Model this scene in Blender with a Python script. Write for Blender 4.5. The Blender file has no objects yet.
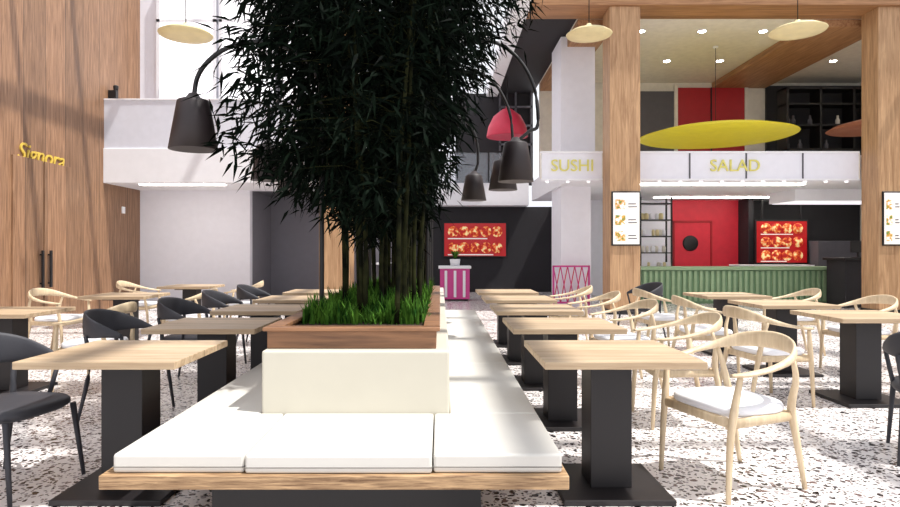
import bpy, math, random
import numpy as np
from mathutils import Vector, Matrix
random.seed(4); rng=np.random.default_rng(7)
scene=bpy.context.scene
COL=scene.collection
F=620.0; CX=440.0; CY=252.0; H=1.29
def PX(px,D): return (px-CX)/F*D
def PZ(py,D): return H-(py-CY)/F*D

# ------------------------------------------------------------ materials
def s2l(c): return tuple((v/255/12.92 if v/255<=0.04045 else ((v/255+0.055)/1.055)**2.4) for v in c)
def newmat(name):
    m=bpy.data.materials.new(name); m.use_nodes=True
    nt=m.node_tree; b=nt.nodes['Principled BSDF']; return m,nt,b
def plain(name,rgb,rough=.6,metal=0,emit=0,var=.06,scale=6):
    m,nt,b=newmat(name); c=s2l(rgb)
    n=nt.nodes.new('ShaderNodeTexNoise'); n.inputs['Scale'].default_value=scale; n.inputs['Detail'].default_value=4
    tc=nt.nodes.new('ShaderNodeTexCoord'); nt.links.new(tc.outputs['Object'],n.inputs['Vector'])
    r=nt.nodes.new('ShaderNodeValToRGB'); r.color_ramp.elements[0].position=.3; r.color_ramp.elements[1].position=.7
    r.color_ramp.elements[0].color=tuple(v*(1-var) for v in c)+(1,)
    r.color_ramp.elements[1].color=tuple(min(1,v*(1+var)) for v in c)+(1,)
    nt.links.new(n.outputs['Fac'],r.inputs['Fac']); nt.links.new(r.outputs['Color'],b.inputs['Base Color'])
    b.inputs['Roughness'].default_value=rough; b.inputs['Metallic'].default_value=metal
    if emit:
        b.inputs['Emission Color'].default_value=c+(1,); b.inputs['Emission Strength'].default_value=emit
    return m
def wood(name,dark,light,axis='Z',plank=0,plankaxis='Y',rough=.5,scale=1.0):
    m,nt,b=newmat(name)
    tc=nt.nodes.new('ShaderNodeTexCoord'); mp=nt.nodes.new('ShaderNodeMapping')
    s=[14*scale]*3; s['XYZ'.index(axis)]=0.9*scale; mp.inputs['Scale'].default_value=s
    nt.links.new(tc.outputs['Object'],mp.inputs['Vector'])
    n=nt.nodes.new('ShaderNodeTexNoise'); n.inputs['Scale'].default_value=1.6; n.inputs['Detail'].default_value=7; n.inputs['Roughness'].default_value=.62; n.inputs['Distortion'].default_value=.6
    nt.links.new(mp.outputs['Vector'],n.inputs['Vector'])
    r=nt.nodes.new('ShaderNodeValToRGB'); r.color_ramp.elements[0].position=.32; r.color_ramp.elements[1].position=.68
    r.color_ramp.elements[0].color=s2l(dark)+(1,); r.color_ramp.elements[1].color=s2l(light)+(1,)
    nt.links.new(n.outputs['Fac'],r.inputs['Fac'])
    out=r.outputs['Color']
    if plank:
        sp=nt.nodes.new('ShaderNodeSeparateXYZ'); nt.links.new(tc.outputs['Object'],sp.inputs[0])
        d=nt.nodes.new('ShaderNodeMath'); d.operation='DIVIDE'; d.inputs[1].default_value=plank; nt.links.new(sp.outputs[plankaxis],d.inputs[0])
        fl=nt.nodes.new('ShaderNodeMath'); fl.operation='FLOOR'; nt.links.new(d.outputs[0],fl.inputs[0])
        wn=nt.nodes.new('ShaderNodeTexWhiteNoise'); wn.noise_dimensions='1D'; nt.links.new(fl.outputs[0],wn.inputs['W'])
        mr=nt.nodes.new('ShaderNodeMapRange'); mr.inputs['To Min'].default_value=.82; mr.inputs['To Max'].default_value=1.1; nt.links.new(wn.outputs['Value'],mr.inputs['Value'])
        fr=nt.nodes.new('ShaderNodeMath'); fr.operation='FRACT'; nt.links.new(d.outputs[0],fr.inputs[0])
        gt=nt.nodes.new('ShaderNodeMath'); gt.operation='GREATER_THAN'; gt.inputs[1].default_value=.03; nt.links.new(fr.outputs[0],gt.inputs[0])
        g2=nt.nodes.new('ShaderNodeMapRange'); g2.inputs['To Min'].default_value=.45; nt.links.new(gt.outputs[0],g2.inputs['Value'])
        mu=nt.nodes.new('ShaderNodeMath'); mu.operation='MULTIPLY'; nt.links.new(mr.outputs[0],mu.inputs[0]); nt.links.new(g2.outputs[0],mu.inputs[1])
        vm=nt.nodes.new('ShaderNodeVectorMath'); vm.operation='SCALE'; nt.links.new(out,vm.inputs[0]); nt.links.new(mu.outputs[0],vm.inputs['Scale'])
        out=vm.outputs[0]
    nt.links.new(out,b.inputs['Base Color']); b.inputs['Roughness'].default_value=rough
    return m
def terrazzo():
    m,nt,b=newmat('terrazzo'); N=nt.nodes; L=nt.links
    tc=N.new('ShaderNodeTexCoord')
    dn=N.new('ShaderNodeTexNoise'); dn.inputs['Scale'].default_value=14; L.new(tc.outputs['Object'],dn.inputs['Vector'])
    mx=N.new('ShaderNodeVectorMath'); mx.operation='SCALE'; mx.inputs['Scale'].default_value=.05; L.new(dn.outputs['Color'],mx.inputs[0])
    ad=N.new('ShaderNodeVectorMath'); ad.operation='ADD'; L.new(tc.outputs['Object'],ad.inputs[0]); L.new(mx.outputs[0],ad.inputs[1])
    prev=None
    base=N.new('ShaderNodeRGB'); base.outputs[0].default_value=s2l((240,234,232))+(1,); prev=base.outputs[0]
    for sc,th,dist,cols in ((48,.42,.44,[(8,8,10),(50,46,48),(100,86,86),(14,12,16),(150,140,140)]),(24,.55,.42,[(14,10,14),(60,54,58),(26,22,28),(104,84,82),(170,162,164)])):
        v=N.new('ShaderNodeTexVoronoi'); v.inputs['Scale'].default_value=sc; L.new(ad.outputs[0],v.inputs['Vector'])
        sp=N.new('ShaderNodeSeparateColor'); L.new(v.outputs['Color'],sp.inputs[0])
        a=N.new('ShaderNodeMath'); a.operation='GREATER_THAN'; a.inputs[1].default_value=th; L.new(sp.outputs[0],a.inputs[0])
        c=N.new('ShaderNodeMath'); c.operation='LESS_THAN'; c.inputs[1].default_value=dist; L.new(v.outputs['Distance'],c.inputs[0])
        mm=N.new('ShaderNodeMath'); mm.operation='MULTIPLY'; L.new(a.outputs[0],mm.inputs[0]); L.new(c.outputs[0],mm.inputs[1])
        r=N.new('ShaderNodeValToRGB'); r.color_ramp.interpolation='CONSTANT'
        r.color_ramp.elements[0].color=s2l(cols[0])+(1,); r.color_ramp.elements[1].position=.2; r.color_ramp.elements[1].color=s2l(cols[1])+(1,)
        for i,cc in enumerate(cols[2:]):
            e=r.color_ramp.elements.new(.4+.2*i); e.color=s2l(cc)+(1,)
        L.new(sp.outputs[1],r.inputs['Fac'])
        mix=N.new('ShaderNodeMix'); mix.data_type='RGBA'; L.new(mm.outputs[0],mix.inputs['Factor']); L.new(prev,mix.inputs['A']); L.new(r.outputs['Color'],mix.inputs['B'])
        prev=mix.outputs['Result']
    L.new(prev,b.inputs['Base Color']); b.inputs['Roughness'].default_value=.24
    return m
def foodmat(name,a,bcol,c,scale=9):
    m,nt,b=newmat(name)
    tc=nt.nodes.new('ShaderNodeTexCoord'); n=nt.nodes.new('ShaderNodeTexNoise'); n.inputs['Scale'].default_value=scale; n.inputs['Detail'].default_value=3
    nt.links.new(tc.outputs['Object'],n.inputs['Vector'])
    r=nt.nodes.new('ShaderNodeValToRGB'); e=r.color_ramp.elements
    e[0].position=.42; e[0].color=s2l(a)+(1,); e[1].position=.52; e[1].color=s2l(bcol)+(1,)
    x=e.new(.62); x.color=s2l(c)+(1,)
    nt.links.new(n.outputs['Fac'],r.inputs['Fac']); nt.links.new(r.outputs['Color'],b.inputs['Base Color'])
    nt.links.new(r.outputs['Color'],b.inputs['Emission Color']); b.inputs['Emission Strength'].default_value=.4
    return m
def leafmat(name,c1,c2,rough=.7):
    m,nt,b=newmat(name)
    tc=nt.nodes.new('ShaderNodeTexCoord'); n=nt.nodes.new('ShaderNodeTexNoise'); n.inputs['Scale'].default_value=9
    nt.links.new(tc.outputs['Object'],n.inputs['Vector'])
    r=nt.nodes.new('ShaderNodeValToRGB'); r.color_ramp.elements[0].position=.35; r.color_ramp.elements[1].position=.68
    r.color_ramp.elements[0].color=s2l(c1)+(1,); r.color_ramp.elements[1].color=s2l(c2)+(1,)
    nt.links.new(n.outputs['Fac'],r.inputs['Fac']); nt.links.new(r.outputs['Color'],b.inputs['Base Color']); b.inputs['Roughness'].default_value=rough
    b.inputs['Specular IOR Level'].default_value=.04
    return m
def glassy(name,rgb,alpha):
    m=plain(name,rgb,.25,0,0,.03); m.node_tree.nodes['Principled BSDF'].inputs['Alpha'].default_value=alpha; return m

M=dict(
 floor=terrazzo(),
 wallwood=wood('oak_panels',(112,80,56),(166,128,98),'Z',.62,'Y'),
 colwood=wood('column_oak',(150,112,78),(200,162,122),'Z'),
 beamwood=wood('beam_oak',(140,96,62),(182,136,96),'X',.35,'Y'),
 beamy=wood('beam_oak_long',(140,96,62),(186,142,102),'Y'),
 table=wood('table_oak',(176,148,116),(214,190,158),'X',.2,'Y'),
 chairwood=wood('ash',(196,172,138),(228,208,176),'Z'),
 planterwood=wood('planter_oak',(92,62,42),(156,112,78),'X'),
 plywood=wood('bench_ply',(104,74,48),(206,170,128),'X',0,'Y',.6,4),
 white=plain('white_paint',(238,238,242),.7,0,0,.02), wallw=plain('wall_white',(236,236,244),.8,0,0,.02),
 cream=plain('cream_paint',(226,220,208),.8), cushion=plain('white_leather',(214,211,204),.5,0,0,.02), block=plain('cream_leather',(200,195,180),.5,0,0,.02),
 seam=plain('seam_grey',(120,116,110),.6),
 grey=plain('grey_wall_paint',(92,90,96),.8), dgrey=plain('charcoal_wall',(36,34,38),.7), recess=plain('recess_shade_grey',(120,118,126),.8,0,0,.03),  # recess grey holds the shadow on the set-back wall in its colour
 black=plain('black_metal',(22,20,22),.45), tableblk=plain('table_base_black',(28,24,26),.5),
 darkchair=plain('dark_chair_shell',(54,54,60),.6), red=plain('red_panel',(194,36,52),.5,0,.16),  # red wall panel is given a slight glow, though no lamp
 redd=plain('red_door_paint_glow',(160,20,28),.5,0,.05), green=plain('sage_counter',(150,176,138),.5),  # red door paint also glows faintly by itself
 greend=plain('sage_counter_dark',(112,144,108),.5),
 yellow=plain('yellow_lacquer_glow',(206,190,50),.4,0,.35), yl=plain('gold_letters',(206,176,70),.5), ys=plain('pale_yellow_letters',(226,218,120),.5),  # slight glow added to the yellow disc to lift its shaded underside
 lampcream=plain('cream_lampshade',(226,210,160),.5), lampwood=plain('copper_lampshade',(150,92,66),.5,0,.2),
 pink=plain('coral_lampshade',(196,50,76),.5,0,.1), magenta=plain('magenta_panel',(190,60,130),.5,0,.1),
 lampblk=plain('shade_black',(46,38,40),.5), lampin=plain('shade_inner',(210,180,150),.5),
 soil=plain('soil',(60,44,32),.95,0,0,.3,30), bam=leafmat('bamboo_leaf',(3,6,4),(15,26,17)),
 stem=leafmat('bamboo_stem',(18,20,13),(50,52,30)), grass=leafmat('grass_blade',(30,66,22),(96,142,52)),
 glass=glassy('frosted_glass',(230,232,242),.85), clear=glassy('rail_glass',(200,210,220),.22),
 menu=foodmat('menu_food_photo',(176,20,20),(220,110,40),(250,220,160)),
 menu2=foodmat('menu_poster_food',(236,232,224),(220,150,60),(90,130,60),14),
 screenred=plain('screen_red',(176,16,22),.3,0,.35), screenw=plain('screen_white',(240,236,230),.3,0,.3),
 fillstrip=plain('fill_strip_glow',(255,250,240),.5,0,9.0,0), lightw=plain('lit_panel',(250,248,252),.5,0,.8,0), down=plain('fill_downlight_lens',(255,244,225),.5,0,40,0),  # ceiling strip and downlight glows belong to added fill lights
)

# ------------------------------------------------------------ mesh builder
class MB:
    def __init__(s): s.v=[];s.f=[];s.m=[];s.sm=[];s.mats=[]
    def mi(s,k):
        if k not in s.mats: s.mats.append(k)
        return s.mats.index(k)
    def box(s,x0,x1,y0,y1,z0,z1,k):
        o=len(s.v); s.v+=[(x0,y0,z0),(x1,y0,z0),(x1,y1,z0),(x0,y1,z0),(x0,y0,z1),(x1,y0,z1),(x1,y1,z1),(x0,y1,z1)]
        for q in ((0,3,2,1),(4,5,6,7),(0,1,5,4),(1,2,6,5),(2,3,7,6),(3,0,4,7)):
            s.f.append(tuple(o+i for i in q)); s.m.append(s.mi(k)); s.sm.append(False)
    def lathe(s,cx,cy,prof,k,n=28,axis='Z'):
        o=len(s.v); 
        for r,z in prof:
            for i in range(n):
                a=2*math.pi*i/n
                if axis=='Z': s.v.append((cx+r*math.cos(a),cy+r*math.sin(a),z))
                else: s.v.append((cx+r*math.cos(a),z,cy+r*math.sin(a)))
        for j in range(len(prof)-1):
            for i in range(n):
                i2=(i+1)%n
                s.f.append((o+j*n+i,o+j*n+i2,o+(j+1)*n+i2,o+(j+1)*n+i)); s.m.append(s.mi(k)); s.sm.append(True)
        for j,fl in ((0,1),(len(prof)-1,0)):
            if prof[j][0]>1e-4:
                r=[o+j*n+i for i in range(n)]
                if fl: r=r[::-1]
                s.f.append(tuple(r)); s.m.append(s.mi(k)); s.sm.append(False)
    def sweep(s,pts,k,n=10,sub=6):
        P=[np.array(p,float) for p in pts]
        if len(P)>2 and sub>1:
            Q=[]; E=[2*P[0]-P[1]]+P+[2*P[-1]-P[-2]]
            for i in range(1,len(E)-2):
                for t in np.linspace(0,1,sub,endpoint=False):
                    a,b,c,d=E[i-1],E[i],E[i+1],E[i+2]
                    Q.append(.5*((2*b)+(c-a)*t+(2*a-5*b+4*c-d)*t*t+(3*b-a-3*c+d)*t**3))
            Q.append(P[-1]); P=Q
        o=len(s.v)
        for i,p in enumerate(P):
            a=P[max(0,i-1)][:3]; b=P[min(len(P)-1,i+1)][:3]; t=b-a; t/=np.linalg.norm(t)+1e-9
            sd=np.cross(t,[0,0,1]); 
            if np.linalg.norm(sd)<.15: sd=np.cross([0,1,0],t) if abs(t[1])<.9 else np.array([1.,0,0])
            sd/=np.linalg.norm(sd); up=np.cross(sd,t)
            for j in range(n):
                an=2*math.pi*j/n
                s.v.append(tuple(p[:3]+sd*math.cos(an)*p[3]/2+up*math.sin(an)*p[4]/2))
        for i in range(len(P)-1):
            for j in range(n):
                j2=(j+1)%n
                s.f.append((o+i*n+j,o+i*n+j2,o+(i+1)*n+j2,o+(i+1)*n+j)); s.m.append(s.mi(k)); s.sm.append(True)
        s.f.append(tuple(o+j for j in range(n))[::-1]); s.m.append(s.mi(k)); s.sm.append(False)
        e=o+(len(P)-1)*n; s.f.append(tuple(e+j for j in range(n))); s.m.append(s.mi(k)); s.sm.append(False)
    def mesh(s,name):
        me=bpy.data.meshes.new(name); me.from_pydata(s.v,[],s.f)
        for k in s.mats: me.materials.append(M[k])
        me.polygons.foreach_set('material_index',s.m); me.polygons.foreach_set('use_smooth',s.sm); me.update()
        return me
    def build(s,name,bevel=0,seg=2,parent=None):
        ob=bpy.data.objects.new(name,s.mesh(name)); COL.objects.link(ob)
        if bevel:
            b=ob.modifiers.new('bevel','BEVEL'); b.width=bevel; b.segments=seg; b.limit_method='ANGLE'; b.angle_limit=math.radians(50)
        if parent: ob.parent=parent
        return ob
def B(name,x0,x1,y0,y1,z0,z1,k,bevel=0,parent=None,seg=2):
    m=MB(); m.box(x0,x1,y0,y1,z0,z1,k); return m.build(name,bevel,seg,parent)
def E(name):
    e=bpy.data.objects.new(name,None); COL.objects.link(e); return e
def inst(me,name,x,y,rz=0,z=0):
    o=bpy.data.objects.new(name,me); COL.objects.link(o); o.location=(x,y,z); o.rotation_euler=(0,0,rz); return o
def text(body,name,loc,size,k,rot=(math.pi/2,0,0),ext=.01,parent=None,shear=0):
    c=bpy.data.curves.new(name,'FONT'); c.body=body; c.size=size; c.extrude=ext; c.align_x='CENTER'; c.align_y='CENTER'; c.shear=shear
    t=bpy.data.objects.new(name,c); COL.objects.link(t); t.location=loc; t.rotation_euler=rot
    bpy.context.view_layer.update()
    me=bpy.data.meshes.new_from_object(t); o=bpy.data.objects.new(name,me); COL.objects.link(o); o.location=loc; o.rotation_euler=rot
    bpy.data.objects.remove(t); me.materials.clear(); me.materials.append(M[k])
    if parent: o.parent=parent
    return o

# ------------------------------------------------------------ room shell
B('floor',-7.7,13,-3,30,-.1,0,'floor')
B('wall_left',-7.7,-7.5,1,15.7,0,8,'wallwood')
d=E('door_1')
m=MB()
for y0,y1 in ((10.85,11.68),(11.72,12.55)): m.box(-7.5,-7.47,y0,y1,0,3.0,'wallwood')
m.build('door_leaves',.004,1,d)
m=MB()
for y in (11.58,11.82):
    m.box(-7.43,-7.40,y-.03,y+.03,.62,1.32,'black'); 
    for z in (.7,1.24): m.box(-7.47,-7.43,y-.015,y+.015,z-.015,z+.015,'black')
m.build('pull_handles',.004,1,d)
text('Signora','wall_lettering',(-7.485,11.65,3.08),.46,'yl',(math.pi/2,0,math.pi/2),.012,None,.3)
B('wall_back_left',-7.5,-4.75,15.5,15.7,0,2.83,'wallw')
B('wall_back_upper',-7.5,-2.4,15.5,15.7,2.83,8,'wallw')
B('wall_recess',-4.75,-1.2,17.4,17.6,0,2.83,'recess')
B('wall_recess_return',-4.95,-4.75,15.7,17.4,0,2.83,'recess')
B('ceiling_recess',-4.95,-1.2,15.7,17.6,2.83,3.0,'grey')
b=E('balcony')
B('slab',-7.5,-2.5,13.8,15.5,2.83,3.6,'white',.01,b)
B('glass_parapet',-7.5,-2.5,13.84,13.88,3.6,4.68,'glass',0,b)
m=MB(); m.box(-7.5,-2.5,13.82,13.90,4.68,4.71,'white')
m.build('handrail',.005,1,b)
m=MB(); m.box(-7.5,-7.32,14.0,14.12,4.75,4.95,'black'); m.lathe(-7.35,14.06,[(.05,4.95),(.06,5.05),(.03,5.07)],'black'); m.build('wall_lantern',.008)
for i,(xa,xb) in enumerate(((-7.0,-5.6),(-5.45,-4.05),(-3.9,-2.6))):
    w=E('window_%d'%(i+1))
    B('pane',xa,xb,15.44,15.47,5.0,7.8,'lightw',0,w)
    m=MB()
    for x in (xa-.04,xb-.04): m.box(x,x+.08,15.38,15.5,4.95,7.85,'grey' if i==1 and x>xa else 'white')
    for z in (4.95,7.0,7.8): m.box(xa-.04,xb+.04,15.38,15.5,z,z+.07,'white')
    m.build('frame',0,1,w)
B('light_switch_plate',-7.5,-7.47,14.6,14.72,2.2,2.36,'white',.004)

def column(x0,x1,y0,y1,h=6.36):
    m=MB(); m.box(x0,x1,y0,y1,0,h,'colwood'); m.box(x0-.015,x1+.015,y0-.015,y1+.015,0,.1,'black')
    return m.build('wood_column',.01)
column(-2.48,-1.84,12.7,13.3); column(3.50,4.13,12.78,13.35); column(9.05,9.55,12.8,13.32)
m=MB(); m.box(1.8,12.6,12.72,13.5,6.36,6.72,'beamwood'); m.build('ceiling_beam',.01)
m=MB(); m.box(3.0,3.75,13.5,18.6,6.12,6.36,'beamy'); m.build('ceiling_beam',.01)
m=MB(); m.box(8.15,9.75,13.5,18.6,6.2,6.36,'beamy'); m.build('ceiling_beam',.01)
B('ceiling_upper',3.0,12.6,13.5,18.8,6.36,6.5,'cream')
B('ceiling_dark',1.85,3.0,13.5,20,6.4,6.5,'dgrey')
m=MB(); m.box(1.5,1.85,11,28,6.3,6.75,'white'); m.build('roof_edge_beam',.01)
B('floor_mezzanine',2.78,12.6,13.5,18.8,2.83,3.40,'white')
B('wall_upper_back',3.0,12.6,18.6,18.8,3.4,6.36,'cream')
B('wall_stall_back',3.6,12.6,18.6,18.8,0,2.83,'dgrey')
B('wall_right',12.6,12.8,2,30,0,6.7,'cream')
B('wall_pillar',2.85,3.55,14.6,15.8,0,2.83,'wallw')
B('wall_pillar_upper',2.85,3.65,14.6,15.8,3.4,6.36,'wallw')
dd=E('door_2'); B('door_leaf',7.1,9.1,18.52,18.6,3.4,6.2,'redd',.01,dd)
m=MB(); m.box(7.0,7.1,18.5,18.6,3.4,6.3,'cream'); m.box(9.1,9.2,18.5,18.6,3.4,6.3,'cream'); m.box(8.08,8.12,18.5,18.53,3.4,6.2,'black'); m.build('door_frame',0,1,dd)
B('wall_upper_grey_panel',6.0,7.0,18.55,18.6,3.4,6.1,'grey')
B('wall_upper_dark_niche',9.75,12.6,18.5,18.6,3.4,6.25,'dgrey')
m=MB()
for x in (9.9,10.85,11.8,12.4): m.box(x,x+.06,17.7,18.2,3.4,6.0,'black')
for z in (3.5,4.2,4.9,5.5,5.95): m.box(9.9,12.46,17.7,18.2,z,z+.05,'black')
for i in range(16):
    x=10+random.random()*2.2; z=random.choice((3.55,4.25,4.95)); m.lathe(x,17.9,[(.05,z),(.06,z+.02),(.06,z+.15),(.03,z+.2),(.03,z+.28)],random.choice(('green','cream','grey','lampwood')),10)
m.build('display_shelf')
def sign(x0,x1,txts,name='fascia_sign'):
    e=E(name)
    m=MB(); m.box(x0,x1,13.36,13.5,2.83,3.46,'wallw'); 
    m.box(x0,x1,13.33,13.36,2.83,2.87,'white'); m.box(x0,x1,13.33,13.36,3.42,3.46,'white')
    n=max(1,round((x1-x0)/1.3))
    for i in range(n+1):
        x=x0+(x1-x0)*i/n; m.box(x-.015,x+.015,13.34,13.36,2.87,3.42,'grey' if 0<i<n else 'cream')
    m.build('panel',.004,1,e)
    for t,x in txts: text(t,'lettering',(x,13.34,3.14),.36,'ys',(math.pi/2,0,0),.015,e)
    m=MB(); x=x0+.15
    while x<x1: m.lathe(x,13.44,[(.03,2.79),(.04,2.83)],'lightw',10); x+=.45
    m.build('spotlights',0,1,e)
sign(2.17,3.5,[('SUSHI',2.85)]); sign(4.16,9.03,[('SALAD',6.35)]); sign(9.6,12.4,[('GRILL',10.8)])
B('wall_center_back',-2.6,3.9,20,20.2,0,2.75,'dgrey')
B('wall_center_fascia',-2.6,2.78,19.4,20.2,2.75,3.45,'white')
B('wall_center_side',3.6,3.8,15.8,20,0,2.75,'wallw')
B('wall_center_upper_dark',0.5,3.0,20,20.2,3.45,6.4,'dgrey')
B('wall_center_far',-7,1.5,28,28.2,0,9,'wallw')
B('wall_upper_side',-2.4,-2.2,15.5,28,2.83,9,'white')
m=MB(); m.box(-2.2,2.7,19.42,19.44,3.45,4.4,'clear'); m.box(-2.2,2.7,19.4,19.46,4.4,4.45,'black')
for x in np.arange(-2.1,2.7,1.2): m.box(x,x+.04,19.4,19.46,3.45,4.4,'black')
m.build('glass_railing')
m=MB()
for z in (4.7,5.3,5.9): m.box(1.9,2.95,19.8,19.9,z,z+.06,'grey')
for x in (1.9,2.4,2.9): m.box(x,x+.05,19.8,20,3.5,6.4,'grey')
m.build('window_grid_upper')
m=MB()
for y in np.arange(-1,14,1.9): m.box(-7.7,12.6,y,y+.14,8,8.2,'white')
for x in (-5.6,-3.2,-.8,1.6,4.0,6.4,8.8,11.2): m.box(x,x+.14,-1,15.5,8.02,8.2,'white')
m.build('ceiling_skylight_frame')
m=MB()
for y in np.arange(16,28,1.5): m.box(-2.2,1.5,y,y+.1,7.2,7.35,'white')
m.box(-.3,-.2,15.5,28,7.2,7.35,'white'); m.build('ceiling_skylight_rafters')

# ------------------------------------------------------------ stall
m=MB(); m.box(5.05,9.9,15.5,16.1,0,.84,'greend'); m.box(5.0,9.95,15.42,16.2,.84,.92,'green')
x=5.08
while x<9.85: m.box(x,x+.07,15.46,15.5,.06,.82,'green'); x+=.14
m.build('service_counter',.004,1)
B('wall_stall_red',6.88,8.85,18.4,18.6,0,2.83,'red')
B('wall_stall_white',3.8,6.88,18.45,18.6,0,2.83,'wallw')
e=E('door_3'); m=MB(); m.box(6.95,8.0,18.34,18.4,0,2.15,'red'); m.box(6.9,6.95,18.32,18.4,0,2.2,'redd'); m.box(8.0,8.05,18.32,18.4,0,2.2,'redd'); m.box(6.9,8.05,18.32,18.4,2.15,2.22,'redd'); m.build('door_leaf',.004,1,e)
m=MB(); m.lathe(7.4,1.55,[(.23,18.33),(.23,18.31),(.19,18.29),(0.0001,18.29)],'black',28,'Y'); m.build('porthole',0,1,e)
m=MB()
for x in (5.45,6.3):
    for y in (16.9,17.3): m.box(x,x+.04,y,y+.04,0,2.8,'black')
for z in (.3,.8,1.25,1.7,2.15,2.6): m.box(5.45,6.34,16.9,17.34,z,z+.03,'black')
for i in range(26):
    x=5.55+random.random()*.7; z=random.choice((.83,1.28,1.73,2.18)); r=.04+random.random()*.03
    m.lathe(x,17.1,[(r*.8,z),(r,z+.04),(r,z+.14),(r*.6,z+.18)],random.choice(('cream','white','lampcream')),10)
m.build('storage_rack')
def menuscreen(x0,x1,y,z0,z1,rows,cols=4,hang=0):
    e=E('menu_screen'); m=MB(); m.box(x0,x1,y,y+.08,z0,z1,'black')
    if hang:
        for x in (x0+.2,x1-.2): m.box(x,x+.04,y+.03,y+.07,z1,hang,'black')
    m.build('housing',.01,2,e)
    m=MB(); m.box(x0+.04,x1-.04,y-.01,y,z0+.04,z1-.04,'screenred')
    h=(z1-z0-.1)/rows; rr=min((x1-x0-.3)/cols*.5,h*.42)
    for r in range(rows):
        zc=z0+.05+h*(r+.5); xa=x0+.15; xb=x1-.15
        for j in range(cols):
            xx=xa+(xb-xa)*(j+.5)/cols
            m.lathe(xx,zc,[(rr,y-.012),(rr*.9,y-.022),(.0001,y-.024)],'menu',18,'Y')
        m.box(xa,xa+(xb-xa)*(.6+.3*random.random()),y-.018,y-.01,zc-h*.47,zc-h*.40,'screenw')
    m.build('display',0,1,e); return e
menuscreen(8.95,10.45,17.6,.95,2.2,3,4,2.83)
B('wall_stall_partition',8.86,9.0,17.8,18.4,0,2.83,'dgrey')
m=MB(); m.box(8.7,11.6,15.2,16.4,2.55,2.83,'white'); m.box(8.75,11.55,15.25,16.35,2.54,2.55,'lightw'); m.build('light_canopy',.005,1)
m=MB(); m.box(8.2,10.2,17.0,17.5,0,.9,'grey'); m.box(8.15,10.25,16.95,17.5,.9,.94,'white'); m.box(10.5,12,17.2,18,0,1.6,'grey'); m.build('kitchen_worktop',.01)
e=E('checkout_counter'); m=MB(); m.box(9.35,11.4,14.3,15.0,0,1.1,'dgrey'); m.box(9.28,11.45,14.22,15.05,1.1,1.16,'black'); m.build('cabinet',.01,2,e)
m=MB(); m.box(9.75,9.95,14.5,14.7,1.16,1.18,'black'); m.box(9.83,9.87,14.58,14.62,1.18,1.3,'black'); m.box(9.65,10.05,14.55,14.59,1.28,1.55,'black'); m.box(10.3,10.8,14.5,14.8,1.16,1.3,'grey'); m.build('cash_register',.004,1,e)
for k,(x0,x1,y,z) in enumerate(((4.5,8.2,13.9,2.80),(6,11.5,17.2,2.8),(-6.8,-4.9,14.0,2.81))):
    m=MB(); m.box(x0,x1,y,y+.22,z,z+.02,'fillstrip'); m.build('added_fill_strip')  # fill strips added to brighten the space under mezzanine and balcony
m=MB()
for x in (4.6,6.0,7.4,10.4,11.8):
    for y in (14.2,16.4): m.lathe(x,y,[(.08,6.335),(.08,6.36)],'down',16); m.lathe(x,y,[(.081,6.345),(.11,6.33),(.11,6.36)],'white',16)
m.build('added_fill_downlights')  # fill downlights added to keep the upper back wall bright
def poster(x,y,w,h,z):
    e=E('menu_poster'); m=MB(); m.box(x-w/2,x+w/2,y-.03,y,z,z+h,'black'); m.build('frame',.004,1,e)
    m=MB(); m.box(x-w/2+.03,x+w/2-.03,y-.036,y-.03,z+.03,z+h-.03,'screenw')
    for r in range(3):
        m.box(x-w/2+.07,x-.02,y-.042,y-.036,z+.1+r*h*.29,z+.1+r*h*.29+.2,'menu2'); m.box(x+.04,x+w/2-.08,y-.04,y-.036,z+.14+r*h*.29,z+.16+r*h*.29,'grey'); m.box(x+.04,x+w/2-.1,y-.04,y-.036,z+.2+r*h*.29,z+.22+r*h*.29,'grey')
    m.build('print',0,1,e)
poster(3.83,12.78,.60,1.12,1.42); poster(9.33,12.8,.42,1.12,1.42)
menuscreen(.1,2.15,19.88,1.12,2.25,2,5)
e=E('info_kiosk'); m=MB(); m.box(.0,.78,16.3,16.9,.05,.85,'magenta'); m.box(-.04,.82,16.26,16.94,.85,.92,'white'); m.box(.04,.74,16.34,16.86,0,.05,'black')
for x in (.12,.36,.60): m.box(x,x+.07,16.28,16.3,.1,.8,'white')
m.build('stand',.006,1,e)
m=MB(); m.lathe(.4,16.55,[(.08,.92),(.12,.93),(.14,1.1),(.12,1.1),(.0001,1.08)],'white',16)
for i in range(24):
    a=i*2.4; r=.1+.15*random.random(); m.sweep([(.4,16.55,1.08,.012,.006),(.4+r*.5*math.cos(a),16.55+r*.5*math.sin(a),1.25,.04,.006),(.4+r*math.cos(a),16.55+r*math.sin(a),1.32,.005,.003)],'grass',6,3)
m.build('potted_plant',0,1,e)
m=MB()
for x in (2.6,3.42): m.box(x,x+.04,14.3,14.34,0,.98,'magenta')
for z in (.1,.94): m.box(2.6,3.46,14.3,14.34,z,z+.04,'magenta')
for i in range(5):
    x=2.62+i*.165; m.sweep([(x,14.325,.12,.025,.025),(x+.16,14.325,.95,.025,.025)],'pink',6,1); m.sweep([(x+.16,14.325,.12,.025,.025),(x,14.325,.95,.025,.025)],'magenta',6,1)
m.build('lattice_screen')
m=MB(); m.box(-1.9,-1.0,16.5,16.9,0,.95,'grey'); m.box(-1.95,-.95,16.45,16.95,.95,1.0,'white'); m.build('side_cabinet',.01)

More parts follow.
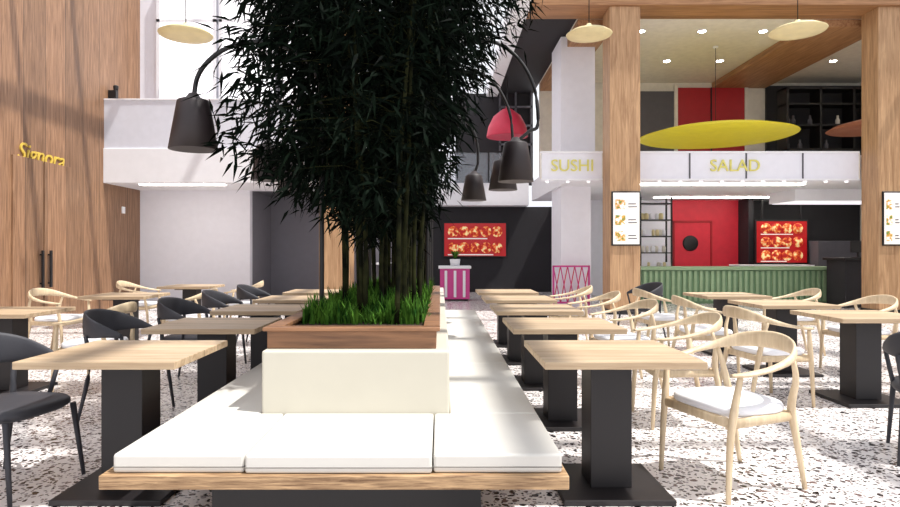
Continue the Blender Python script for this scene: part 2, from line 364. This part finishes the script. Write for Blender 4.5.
# ------------------------------------------------------------ pendants
def pendant(x,y,z,r,k,top,h=.12,name='disc_pendant_lamp'):
    m=MB(); m.lathe(x,y,[(r*.55,z-h*.15),(r*.97,z),(r,z+.02),(r*.8,z+h*.5),(r*.3,z+h),(.04,z+h*1.1),(.04,z+h*1.4)],k,48)
    m.lathe(x,y,[(.008,z+h),(.008,top)],'black',6)
    m.lathe(x,y,[(.06,top-.04),(.06,top)],'white',14); return m.build(name)
pendant(6.8,15.3,4.12,1.82,'yellow',6.36,.25)
pendant(10.62,15.3,4.3,.95,'lampwood',6.36,.25)
pendant(-4.1,10,4.78,.42,'lampcream',8.05,.14)
pendant(2.5,10.4,4.92,.38,'lampcream',8.05,.14)
pendant(6.0,10.4,4.98,.44,'lampcream',8.05,.14)
m=MB(); x,y,z=1.95,18,4.62; m.lathe(x,y,[(.58,z),(.6,z+.02),(.55,z+.3),(.4,z+.6),(.15,z+.8),(.04,z+.84),(.04,z+.9)],'pink',32); m.lathe(x,y,[(.01,z+.85),(.01,6.42)],'black',6); m.build('dome_pendant_lamp')

# ------------------------------------------------------------ banquette
XL,XR=-1.36,.51; BX0,BX1=-.93,.05; Y0,Y1,YE=2.57,3.23,9.0
e=E('banquette_bench')
m=MB(); m.box(-1.0,.18,2.72,YE-.1,0,.33,'black'); m.build('plinth',0,1,e)
m=MB(); m.box(XL-.04,XR+.02,Y0-.03,Y1,.315,.372,'plywood'); m.box(XL-.04,BX0,Y1,YE,.315,.372,'plywood'); m.box(BX1,XR+.02,Y1,YE,.315,.372,'plywood'); m.build('plywood_deck',.003,1,e)
def cush(n,x0,x1,y0,y1): 
    m=MB(); m.box(x0+.003,x1-.003,y0,y1-.003,.373,.452,'cushion'); o=m.build(n,.012,3,e)
    m=MB(); m.box(x0+.001,x1-.001,y0-.002,y1-.001,.396,.401,'seam'); m.build(n+'_piping',.002,1,e)
cush('seat_cushion_a',XL,-.81,Y0,Y1); cush('seat_cushion_b',-.81,-.03,Y0-.01,Y1); cush('seat_cushion_c',-.03,XR,Y0,Y1)
y=Y1; i=0
while y<YE-.1:
    cush('side_cushion_l%d'%i,XL,BX0,y,min(YE,y+1.45)); cush('side_cushion_r%d'%i,BX1,XR,y,min(YE,y+1.45)); y+=1.45; i+=1
B('backrest_block',BX0,BX1,Y1,YE,.33,.775,'block',.012,e,3)
e=E('planter_box')
PX0,PX1,PY0,PY1=-.92,-.02,3.3,7.4
m=MB(); t=.05
m.box(PX0,PX1,PY0,PY0+t,.775,.87,'planterwood'); m.box(PX0,PX1,PY1-t,PY1,.775,.87,'planterwood'); m.box(PX0,PX0+t,PY0+t,PY1-t,.775,.87,'planterwood'); m.box(PX1-t,PX1,PY0+t,PY1-t,.775,.87,'planterwood')
m.box(PX0-.02,PX1+.02,PY0-.02,PY0+t+.02,.87,.89,'planterwood')
m.box(PX0-.02,PX0+t+.02,PY0+t,PY1,.87,.89,'planterwood'); m.box(PX1-t-.02,PX1+.02,PY0+t,PY1,.87,.89,'planterwood')
m.build('timber_frame',.003,1,e)
B('soil',PX0+t,PX1-t,PY0+t,PY1-t,.776,.85,'soil',0,e)
def rawmesh(name,V,Fc,k,parent=None):
    me=bpy.data.meshes.new(name); nV=len(V); nF=len(Fc); L=Fc.shape[1]
    me.vertices.add(nV); me.vertices.foreach_set('co',V.astype(np.float32).ravel())
    me.loops.add(nF*L); me.loops.foreach_set('vertex_index',Fc.astype(np.int32).ravel())
    me.polygons.add(nF); me.polygons.foreach_set('loop_start',np.arange(nF,dtype=np.int32)*L); me.polygons.foreach_set('loop_total',np.full(nF,L,dtype=np.int32))
    me.update(calc_edges=True); me.validate(); me.materials.append(M[k])
    o=bpy.data.objects.new(name,me); COL.objects.link(o)
    if parent: o.parent=parent
    return o
n=9000
bx=rng.uniform(PX0+.07,PX1-.07,n); by=PY0+.45+(PY1-PY0-.52)*rng.random(n)
keep=(np.sin(bx*9+1)+np.cos(by*5)+rng.normal(0,.5,n))>-.9
bx=bx[keep]; by=by[keep]; n=len(bx)
hh=rng.uniform(.06,.17,n)*(.7+.5*np.sin(by*4+bx*6)**2); an=rng.uniform(0,2*np.pi,n); ln=rng.uniform(0,.07,n)
w=.006
base=np.stack([bx,by,np.full(n,.845)],1); sd=np.stack([np.cos(an),np.sin(an),0*an],1)*w
dirn=np.stack([-np.sin(an),np.cos(an),0*an],1)
mid=base+dirn*ln[:,None]*.4; mid[:,2]+=hh*.6; tip=base+dirn*ln[:,None]*1.3; tip[:,2]+=hh
V=np.stack([base-sd,base+sd,mid+sd,mid-sd,tip],1).reshape(-1,3); o5=np.arange(n)*5
Fc=np.concatenate([np.stack([o5,o5+1,o5+2],1),np.stack([o5,o5+2,o5+3],1),np.stack([o5+3,o5+2,o5+4],1)])
rawmesh('grass',V,Fc,'grass',e)

# ------------------------------------------------------------ bamboo (planted in the box)
PL=e
m=MB(); stems=[]
for i in range(40):
    sx=random.uniform(-.74,-.14); sy=3.8+3.2*(i/40)+random.uniform(-.08,.08)
    hgt=random.uniform(3.2,4.3); lx=random.uniform(-.25,.25)+(sx+.45)*.9; ly=random.uniform(-.2,.25)
    P=[]
    for q in range(7):
        t=q/6; P.append((sx+lx*t*t+random.uniform(-.01,.01),sy+ly*t*t,.84+(hgt-.84)*t,.03*(1-.75*t)+.004,.03*(1-.75*t)+.004))
    m.sweep(P,'stem',7,3); stems.append(np.array(P)[:,:3])
    for q in range(10):
        t=.05+q*.07; px=sx+lx*t*t; py=sy+ly*t*t; pz=.84+(hgt-.84)*t
        m.lathe(px,py,[(.012,pz-.006),(.019,pz),(.012,pz+.006)],'stem',7)
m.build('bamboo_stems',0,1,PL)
tw=MB()
zs=[1.45,1.62,1.8,2.05,2.3,2.55,2.8,3.05,3.4,3.8,4.3]
wl=[.08,.34,.72,.84,.90,.78,.78,1.0,1.25,1.3,.8]
wr=[.08,.28,.44,.50,.58,.64,.76,.92,1.1,1.2,.7]
tips=[];dirs=[]
for c in range(2500):
    z=1.5+2.7*random.random()**.95
    st=random.choice(stems[:30])
    t=np.clip((z-.84)/(st[-1][2]-.84),0,1)*6; q=min(5,int(t)); p=st[q]+(st[q+1]-st[q])*(t-q)
    a=random.uniform(0,2*math.pi); R=math.sqrt(random.random())
    hw=np.interp(z,zs,wl if math.cos(a)<0 else wr)
    jag=1+.16*math.sin(z*9+a*3)
    tx=-.45+math.cos(a)*R*hw*jag; ty=p[1]+math.sin(a)*min(.6,R*.7)
    tp=np.array([tx,max(3.6+random.random()*.2,ty),z+random.uniform(-.05,.12)])
    if random.random()<.35:
        mid=(p+tp)/2; mid[2]+=.08
        tw.sweep([tuple(p)+(.006,.006),tuple(mid)+(.005,.005),tuple(tp)+(.003,.003)],'stem',4,2)
    d=tp-p; d[2]=0; d/=np.linalg.norm(d)+1e-6
    k=random.randint(11,17)
    for j in range(k):
        tips.append(tp+np.array([random.gauss(0,.075),random.gauss(0,.075),random.gauss(0,.07)])); dirs.append(d)
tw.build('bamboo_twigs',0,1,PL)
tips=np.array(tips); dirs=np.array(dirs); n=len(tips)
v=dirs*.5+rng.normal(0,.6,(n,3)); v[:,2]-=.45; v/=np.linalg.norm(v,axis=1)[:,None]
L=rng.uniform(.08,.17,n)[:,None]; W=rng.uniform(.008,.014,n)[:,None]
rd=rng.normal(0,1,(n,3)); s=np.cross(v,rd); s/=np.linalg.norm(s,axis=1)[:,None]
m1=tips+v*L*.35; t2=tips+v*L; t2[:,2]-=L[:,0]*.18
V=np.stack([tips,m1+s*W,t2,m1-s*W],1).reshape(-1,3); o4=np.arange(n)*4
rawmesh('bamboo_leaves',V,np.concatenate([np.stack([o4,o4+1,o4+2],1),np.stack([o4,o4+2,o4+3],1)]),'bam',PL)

# ------------------------------------------------------------ arc lamps
def arclamp(sx,y,bx,ztop,zs=2.34,zb=1.99,r=.165,bulge=0.0,drop=.55):
    m=MB(); w=.034; sg=1 if bx>sx else -1
    ax=sx-sg*bulge; cxm=(ax+bx)/2; R=abs(bx-ax)/2
    pts=[(bx,y,.85,w,w),(bx,y,1.5,w,w),(bx,y,ztop-drop-.1,w,w)]
    for k in range(1,9):
        a=math.pi*k/9; pts.append((cxm+sg*R*math.cos(a),y,ztop-drop+drop*math.sin(a),w,w))
    zz=ztop-drop
    if bulge: pts.append((ax+sg*.01,y,zz-.05,w,w)); pts.append((ax+sg*bulge*.4,y,(zz+zs)/2,w,w))
    elif zz>zs+.1: pts.append((sx,y,(zz+zs)/2,w,w))
    pts.append((sx,y,zs,w,w))
    m.sweep(pts,'black',8,4)
    m.lathe(bx,y,[(.09,.85),(.09,.87),(.03,.88)],'black',16)
    m.lathe(sx,y,[(.03,zs+.05),(.05,zs+.02),(r*.62,zs),(r*.66,zs-.01),(r,zb),(r-.012,zb)],'lampblk',32)
    m.lathe(sx,y,[(r-.012,zb+.004),(r*.6,zs-.03),(.0001,zs-.03)],'lampin',32)
    m.lathe(sx,y,[(.03,zs-.03),(.03,zs-.1),(.05,zs-.16),(.0001,zs-.2)],'lightw',14)
    m.build('arc_floor_lamp',0,1,None)
arclamp(-1.71,4.3,-.82,2.75,2.34,2.0,.165,0,.38); arclamp(-1.71,6.15,-.80,3.0,2.34,2.0,.165,0,.6); arclamp(-1.70,7.1,-.80,3.1,2.34,2.0,.165,0,.65)
arclamp(.72,5.9,-.12,3.3,2.33,1.96,.17,.22,.75); arclamp(.72,7.1,-.12,3.35,2.33,2.0,.165,.12,.8); arclamp(.40,7.35,-.10,2.9,2.2,1.9,.15,.06,.5)

# ------------------------------------------------------------ tables
m=MB(); m.box(-.4,.4,-.38,.38,.712,.75,'table'); m.box(-.2,.2,-.2,.2,.69,.712,'tableblk'); m.box(-.11,.11,-.11,.11,.03,.69,'tableblk'); m.box(-.285,.285,-.28,.28,0,.03,'tableblk')
tmesh=m.mesh('dining_table')
def table(x,y,rz=0):
    o=inst(tmesh,'dining_table',x,y,rz); b=o.modifiers.new('bevel','BEVEL'); b.width=.004; b.segments=2; b.limit_method='ANGLE'
ys=[3.42,4.73,6.03,7.33,8.63]
for y in ys: table(.915,y); table(-1.70,y)
for y in (5.4,6.65,7.95): table(3.66,y)
for y in (5.75,7.9,10.0): table(-4.0,y)

# ------------------------------------------------------------ chairs
def lightchair():
    m=MB(); k='chairwood'
    for s in (-1,1):
        m.sweep([(s*.265,-.25,0,.026,.026),(s*.262,-.235,.3,.036,.036),(s*.268,-.215,.47,.042,.042),(s*.285,-.19,.655,.028,.028)],k,9,4)
        m.sweep([(s*.23,.30,0,.026,.026),(s*.225,.245,.28,.038,.038),(s*.225,.21,.45,.044,.044),(s*.262,.20,.60,.034,.034),(s*.275,.17,.71,.026,.026)],k,9,4)
        m.sweep([(s*.26,-.22,.405,.025,.055),(s*.225,.21,.405,.025,.055)],k,8,1)
    m.sweep([(-.26,-.225,.405,.025,.055),(.26,-.225,.405,.025,.055)],k,8,1)
    m.sweep([(-.225,.21,.405,.025,.055),(.225,.21,.405,.025,.055)],k,8,1)
    rail=[(-.27,-.235,.655,.03,.018),(-.295,-.15,.662,.062,.024),(-.305,0,.685,.05,.028),(-.275,.16,.725,.032,.05),(-.17,.275,.765,.026,.085),(0,.315,.78,.024,.10)]
    m.sweep(rail+[(-a,b,c,d,e) for a,b,c,d,e in rail[-2::-1]],k,12,5)
    N=20; o=len(m.v)
    prof=[(.0,.425),(.94,.425),(1,.44),(1,.462),(.95,.478),(.7,.485),(.0,.48)]
    for r,z in prof:
        for i in range(N*2):
            a=math.pi*i/N; c,s=math.cos(a),math.sin(a); e=.45
            x=.25*math.copysign(abs(c)**e,c)*(1-.08*(s>0)*abs(s)); y=.225*math.copysign(abs(s)**e,s)
            m.v.append((x*max(r,.001),y*max(r,.001)-.01,z))
    for j in range(len(prof)-1):
        for i in range(2*N):
            i2=(i+1)%(2*N); m.f.append((o+j*2*N+i,o+j*2*N+i2,o+(j+1)*2*N+i2,o+(j+1)*2*N+i)); m.m.append(m.mi('white')); m.sm.append(True)
    return m.mesh('wooden_armchair')
def darkchair():
    m=MB(); k='darkchair'
    for s in (-1,1):
        m.sweep([(s*.25,-.25,0,.022,.022),(s*.225,-.2,.42,.034,.034)],k,9,1)
        m.sweep([(s*.25,.28,0,.022,.022),(s*.22,.2,.43,.036,.036),(s*.25,.22,.66,.028,.028)],k,9,4)
    rail=[(-.285,-.06,.66,.03,.03),(-.29,.05,.69,.03,.08),(-.255,.18,.715,.028,.15),(-.15,.275,.735,.026,.19),(0,.31,.74,.026,.20)]
    m.sweep(rail+[(-a,b,c,d,e) for a,b,c,d,e in rail[-2::-1]],k,14,5)
    m.sweep([(-.285,-.06,.66,.026,.026),(-.245,-.02,.44,.026,.026)],k,8,1); m.sweep([(.285,-.06,.66,.026,.026),(.245,-.02,.44,.026,.026)],k,8,1)
    N=20; o=len(m.v); prof=[(.0,.41),(.9,.41),(1,.43),(1,.455),(.94,.47),(.6,.465),(.0,.46)]
    for r,z in prof:
        for i in range(N*2):
            a=math.pi*i/N; c,s=math.cos(a),math.sin(a); e=.55
            m.v.append((.255*math.copysign(abs(c)**e,c)*max(r,.001),.24*math.copysign(abs(s)**e,s)*max(r,.001),z))
    for j in range(len(prof)-1):
        for i in range(2*N):
            i2=(i+1)%(2*N); m.f.append((o+j*2*N+i,o+j*2*N+i2,o+(j+1)*2*N+i2,o+(j+1)*2*N+i)); m.m.append(m.mi(k)); m.sm.append(True)
    return m.mesh('dark_dining_chair')
LC=lightchair(); DC=darkchair()
R=math.radians
def lc(x,y,a): inst(LC,'wooden_armchair',x,y,R(a))
def dc(x,y,a): inst(DC,'dark_dining_chair',x,y,R(a))
lc(1.63,3.5,-72); lc(1.80,4.75,-92); lc(1.78,6.05,-84); lc(1.80,7.35,-90); lc(1.78,8.6,-95)
dc(-2.36,3.4,80); dc(-2.45,4.9,94); dc(-2.45,6.15,85); dc(-2.5,7.4,92); dc(-2.5,8.65,90)
for y in (5.4,6.65,7.95): lc(2.82,y+random.uniform(-.05,.05),90+random.uniform(-10,10)); lc(4.5,y,-90+random.uniform(-8,8))
for y in (5.75,7.9,10.0): lc(-3.18,y,-90+random.uniform(-10,10)); lc(-4.85,y,90+random.uniform(-8,8))
dc(3.12,3.85,150)
dc(3.0,9.3,-80)

# ------------------------------------------------------------ light & camera
w=bpy.data.worlds.new('World'); scene.world=w; w.use_nodes=True; bg=w.node_tree.nodes['Background']
bg.inputs['Color'].default_value=(.92,.94,1,1); bg.inputs['Strength'].default_value=1.15
s=bpy.data.lights.new('sun','SUN'); s.energy=5.2; s.angle=math.radians(1.2); s.color=(1,.97,.92)
so=bpy.data.objects.new('sun',s); COL.objects.link(so); so.rotation_euler=Vector((.48,-.16,1)).to_track_quat('Z','Y').to_euler(); so.location=(5,-3,12)
cam=bpy.data.cameras.new('camera'); cam.sensor_width=36; cam.lens=36*F/900; cam.shift_x=10/900; cam.shift_y=-1.5/900
co=bpy.data.objects.new('camera',cam); COL.objects.link(co); co.location=(0,0,H); co.rotation_euler=(math.pi/2,0,0); scene.camera=co
scene.view_settings.view_transform='Standard'; scene.view_settings.look='None'; scene.view_settings.exposure=.08
